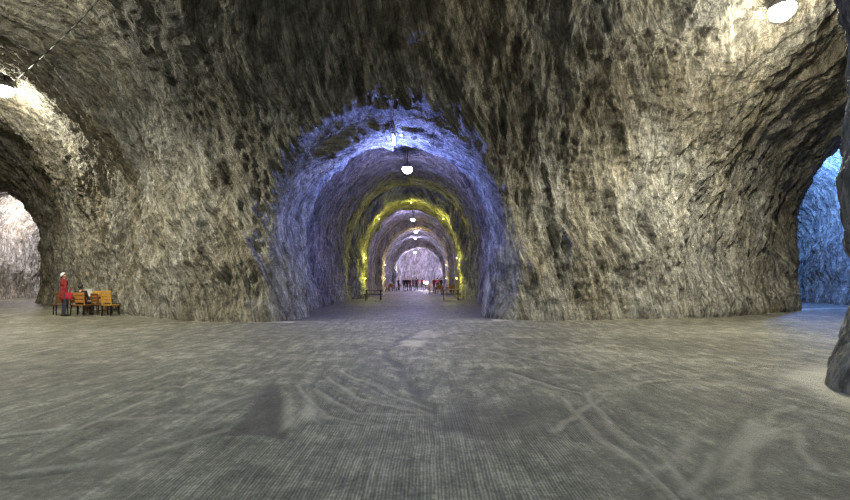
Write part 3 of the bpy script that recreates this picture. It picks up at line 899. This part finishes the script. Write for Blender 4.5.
def person_tree(name, pose, top, trousers, coat=False, hat=None, h=0.0125):
    """one continuous body grown from tapered limbs; materials by body part"""
    caps = []                                                    # a, b, ra, rb, material slot
    def cap(a, b, ra, rb, m): caps.append((np.array(a, float), np.array(b, float), ra, rb, m))
    SK, TP, TR, SH = 0, 1, 2, 3
    sit = pose == 'sit'
    hip = 0.52 if sit else 0.93
    dz = hip - 0.93
    for sx in (-1, 1):
        if sit:
            k = (sx * 0.12, -0.43, 0.50); an = (sx * 0.13, -0.40, 0.09)
        elif pose == 'walk':
            k = (sx * 0.10, -0.10 * sx, 0.50); an = (sx * 0.10, -0.17 * sx + 0.06, 0.09)
        else:
            k = (sx * 0.10, -0.02, 0.50); an = (sx * 0.11, 0.02, 0.09)
        cap((sx * 0.09, 0, hip - 0.02), k, 0.088, 0.06, TR)
        cap(k, an, 0.058, 0.042, TR)
        cap((an[0], an[1] + 0.03, 0.045), (an[0] + sx * 0.02, an[1] - 0.15, 0.036), 0.043, 0.034, SH)
    cap((-0.07, 0, hip + 0.02), (0.07, 0, hip + 0.02), 0.115, 0.115, TR if not coat else TP)
    cap((-0.06, 0, 1.12 + dz), (0.06, 0, 1.12 + dz), 0.112, 0.112, TP)
    cap((-0.09, 0, 1.30 + dz), (0.09, 0, 1.30 + dz), 0.122, 0.122, TP)
    if coat:
        cap((0, 0, 1.1 + dz), (0, 0.0, 0.78 + dz), 0.13, 0.165, TP)
        cap((0, 0.03, 1.44 + dz), (0, 0.07, 1.38 + dz), 0.085, 0.07, TP)      # hood lying on the neck
    for sx in (-1, 1):
        shd = (sx * 0.175, 0.0, 1.395 + dz)
        if sit: el = (sx * 0.25, -0.05, 1.12 + dz); wr = (sx * 0.17, -0.29, 1.09 + dz); fd = np.array((-sx * 0.25, -1, -0.1))
        elif pose == 'hold' and sx == -1: el = (sx * 0.25, 0.03, 1.13); wr = (sx * 0.20, -0.18, 1.0); fd = np.array((0.1, -1, -0.4))
        elif pose == 'walk': el = (sx * 0.245, 0.05 + 0.05 * sx, 1.13); wr = (sx * 0.24, -0.05 + 0.14 * sx, 0.90); fd = np.array((0, -0.3, -1))
        else: el = (sx * 0.25, 0.03, 1.13); wr = (sx * 0.255, -0.04, 0.89); fd = np.array((0, -0.15, -1))
        fd = fd / np.linalg.norm(fd)
        cap((sx * 0.09, 0, 1.39 + dz), shd, 0.075, 0.066, TP)
        cap(shd, el, 0.06, 0.047, TP); cap(el, wr, 0.046, 0.034, TP)
        wr = np.array(wr); pa = wr + fd * 0.075
        cap(wr, pa, 0.026, 0.033, SK)
        side = np.cross(fd, (sx, 0, 0.2)); side /= np.linalg.norm(side)
        curl = np.array((-sx, 0, 0)) if not sit else np.array((0, 0, -1.0))
        for i, ln in enumerate((0.065, 0.075, 0.07, 0.055)):
            b0 = pa + side * (i - 1.5) * 0.021
            m0 = b0 + fd * ln * 0.6; e0 = m0 + (fd * 0.8 + curl * 0.6) * ln * 0.5
            cap(b0, m0, 0.0105, 0.0095, SK); cap(m0, e0, 0.0095, 0.008, SK)
        tb = wr + fd * 0.02 - side * 0.03
        cap(tb, tb + fd * 0.05 - side * 0.022, 0.012, 0.009, SK)
    hz = dz
    cap((0, 0.01, 1.40 + hz), (0, -0.01, 1.54 + hz), 0.055, 0.05, SK)
    cap((0, 0.0, 1.625 + hz), (0, -0.01, 1.60 + hz), 0.095, 0.085, SK)
    cap((0, -0.02, 1.585 + hz), (0, -0.045, 1.535 + hz), 0.07, 0.042, SK)
    cap((0, -0.098, 1.60 + hz), (0, -0.115, 1.575 + hz), 0.012, 0.016, SK)      # nose
    for sx in (-1, 1): cap((sx * 0.092, 0.0, 1.61 + hz), (sx * 0.094, 0.005, 1.58 + hz), 0.016, 0.012, SK)   # ears
    cap((-0.022, -0.088, 1.545 + hz), (0.022, -0.088, 1.545 + hz), 0.009, 0.009, SK)                          # lips
    lo = np.array((-0.42, -0.72, -0.03)); hi = np.array((0.42, 0.34, 1.78 + dz))
    if not sit: lo[1], hi[1] = -0.46, 0.34
    n = np.ceil((hi - lo) / h).astype(int) + 1
    ax = [lo[i] + np.arange(n[i]) * h for i in range(3)]
    X, Y, Z = np.meshgrid(*ax, indexing='ij')
    P3 = np.stack([X, Y, Z], -1).astype(np.float32)
    f = np.full(X.shape, 9.0, np.float32)
    for a, b, ra, rb, m in caps:
        rm = max(ra, rb) + 0.08
        i0 = np.maximum(((np.minimum(a, b) - rm - lo) / h).astype(int), 0); i1 = np.minimum(((np.maximum(a, b) + rm - lo) / h).astype(int) + 2, n)
        sl = tuple(slice(i0[k], i1[k]) for k in range(3))
        p = P3[sl]; ab = b - a
        tt = np.clip(((p - a) @ ab) / max(ab @ ab, 1e-9), 0, 1)
        dd = np.linalg.norm(p - a - tt[..., None] * ab, axis=-1) - (ra + (rb - ra) * tt)
        g = f[sl]; k_ = 0.028 if ra > 0.02 else 0.006
        hh = np.maximum(k_ - np.abs(g - dd), 0) / k_
        f[sl] = np.minimum(g, dd) - hh * hh * k_ * 0.25
    V, Q = surface_nets(-f, lo, h)
    Q = Q[:, ::-1]                                   # normals outwards
    V = relax(V.astype(float), Q, 1, 0.3)
    cenq = V[Q].mean(1); bestd = np.full(len(Q), 9.0); mi = np.zeros(len(Q), np.int32)
    for a, b, ra, rb, m in caps:
        ab = b - a; tt = np.clip(((cenq - a) @ ab) / max(ab @ ab, 1e-9), 0, 1)
        dd = np.linalg.norm(cenq - a - tt[:, None] * ab, axis=1) - (ra + (rb - ra) * tt)
        k = dd < bestd; bestd[k] = dd[k]; mi[k] = m
    root = empty(name)
    me = mesh_from_arrays('body', V, Q)
    for mt in (M_SKIN, top, trousers, M_SHOE): me.materials.append(mt)
    me.polygons.foreach_set('material_index', mi)
    o = bpy.data.objects.new('body', me); C.objects.link(o); o.parent = root
    # hair cap and hat
    def cap_shell(nm, mat, r, zc, cut, yo=0.012):
        bm = bmesh.new(); bmesh.ops.create_uvsphere(bm, u_segments=16, v_segments=12, radius=r)
        bmesh.ops.delete(bm, geom=[v for v in bm.verts if v.co.z < cut - max(0, v.co.y) * 1.3 + (0.0 if v.co.y > -0.02 else 0.03)], context='VERTS')
        for v in bm.verts: v.co.y *= 1.08; v.co.z *= 1.08
        bm.to_mesh(me2 := bpy.data.meshes.new(nm)); bm.free(); me2.materials.append(mat)
        for p in me2.polygons: p.use_smooth = True
        q = bpy.data.objects.new(nm, me2); C.objects.link(q); q.parent = root; q.location = (0, yo, zc)
        sol = q.modifiers.new('thickness', 'SOLIDIFY'); sol.thickness = 0.012
        return q
    cap_shell('hair', M_HAIR, 0.103, 1.615 + dz, 0.01)
    if hat: cap_shell('knit_hat', hat, 0.117, 1.632 + dz, 0.035); 
    for sx in (-1, 1):
        MB().lathe([(0.002, -0.011), (0.009, -0.006), (0.011, 0), (0.009, 0.006), (0.002, 0.011)], 8).build('eye', M_HAIR, root, True, loc=(sx * 0.034, -0.091, 1.612 + dz))
    return root

p1 = person_tree('person', 'stand', M_RED, M_JEANS, coat=True, hat=M_WHITE)
place(p1, 64.0, D - 0.35, 2.6, 'standing person in a long red coat and white hat beside the chairs', 'person')
p1.scale = (0.86, 0.9, 1.03)
# bag on the arm of the standing person
b = empty('shoulder_bag', p1.location + Vector((0.27, -0.08, 0.70)))
MB().box((0, 0, 0.14), (0.26, 0.11, 0.28), bev=0.03).build('bag_body', M_PINK, b, True)
MB().box((0, -0.058, 0.2), (0.24, 0.015, 0.13), bev=0.006).build('flap', M_PINK, b)
hm = MB()
for k in range(8):
    a0, a1 = math.pi * k / 8, math.pi * (k + 1) / 8
    hm.bar((0.11 * math.cos(a0) - 0.02, 0, 0.27 + 0.2 * math.sin(a0)), (0.11 * math.cos(a1) - 0.02, 0, 0.27 + 0.2 * math.sin(a1)), 0.01, n=6)
hm.build('strap', M_PINK, b, True)
tag(b, 'pinkish red bag hanging at the side of the person in red', 'bag')
p2 = person_tree('person', 'sit', M_BLACK, M_JEANS)
place(p2, 81.0, D + 0.10, math.pi + 0.12, 'person in black seated on the orange chair, back turned', 'person')

far = [(404.3, 59.0, 'stand', M_BLACK, M_BLACK, 0.3, 'distant person in black, left one of a close pair'), (407.2, 59.4, 'walk', M_NAVY, M_BLACK, -0.6, 'distant person in navy, right one of a close pair'),
       (410.0, 62.0, 'stand', M_DRED, M_JEANS, 2.4, 'distant person in dark red between two dark figures'),
       (413.0, 59.5, 'walk', M_BLACK, M_JEANS, 1.2, 'distant person in black standing alone near the tunnel middle'), (416.6, 60.0, 'stand', M_DRED, M_BLACK, 2.9, 'distant person in dark red, centred in the tunnel'),
       (422.3, 60.4, 'walk', M_RED, M_JEANS, 3.6, 'distant person in bright red just left of the flood light'), (434, 59.0, 'stand', M_DRED, M_JEANS, 0.5, 'distant person in dark red beside the right tables'),
       (437.5, 63, 'stand', M_RED, M_BLACK, 3.0, 'distant person in red behind the person in dark red'), (398.5, 62.5, 'stand', M_NAVY, M_JEANS, 2.0, 'distant person in navy near the left table'),
       (441, 59.2, 'walk', M_BLACK, M_BLACK, 2.6, 'distant person in black behind the right tables')]
for px, d, pose, tp, tr, rz, lab in far:
    place(person_tree('person', pose, tp, tr, h=0.02), px, d, rz, lab, 'person', 'people far down the tunnel')
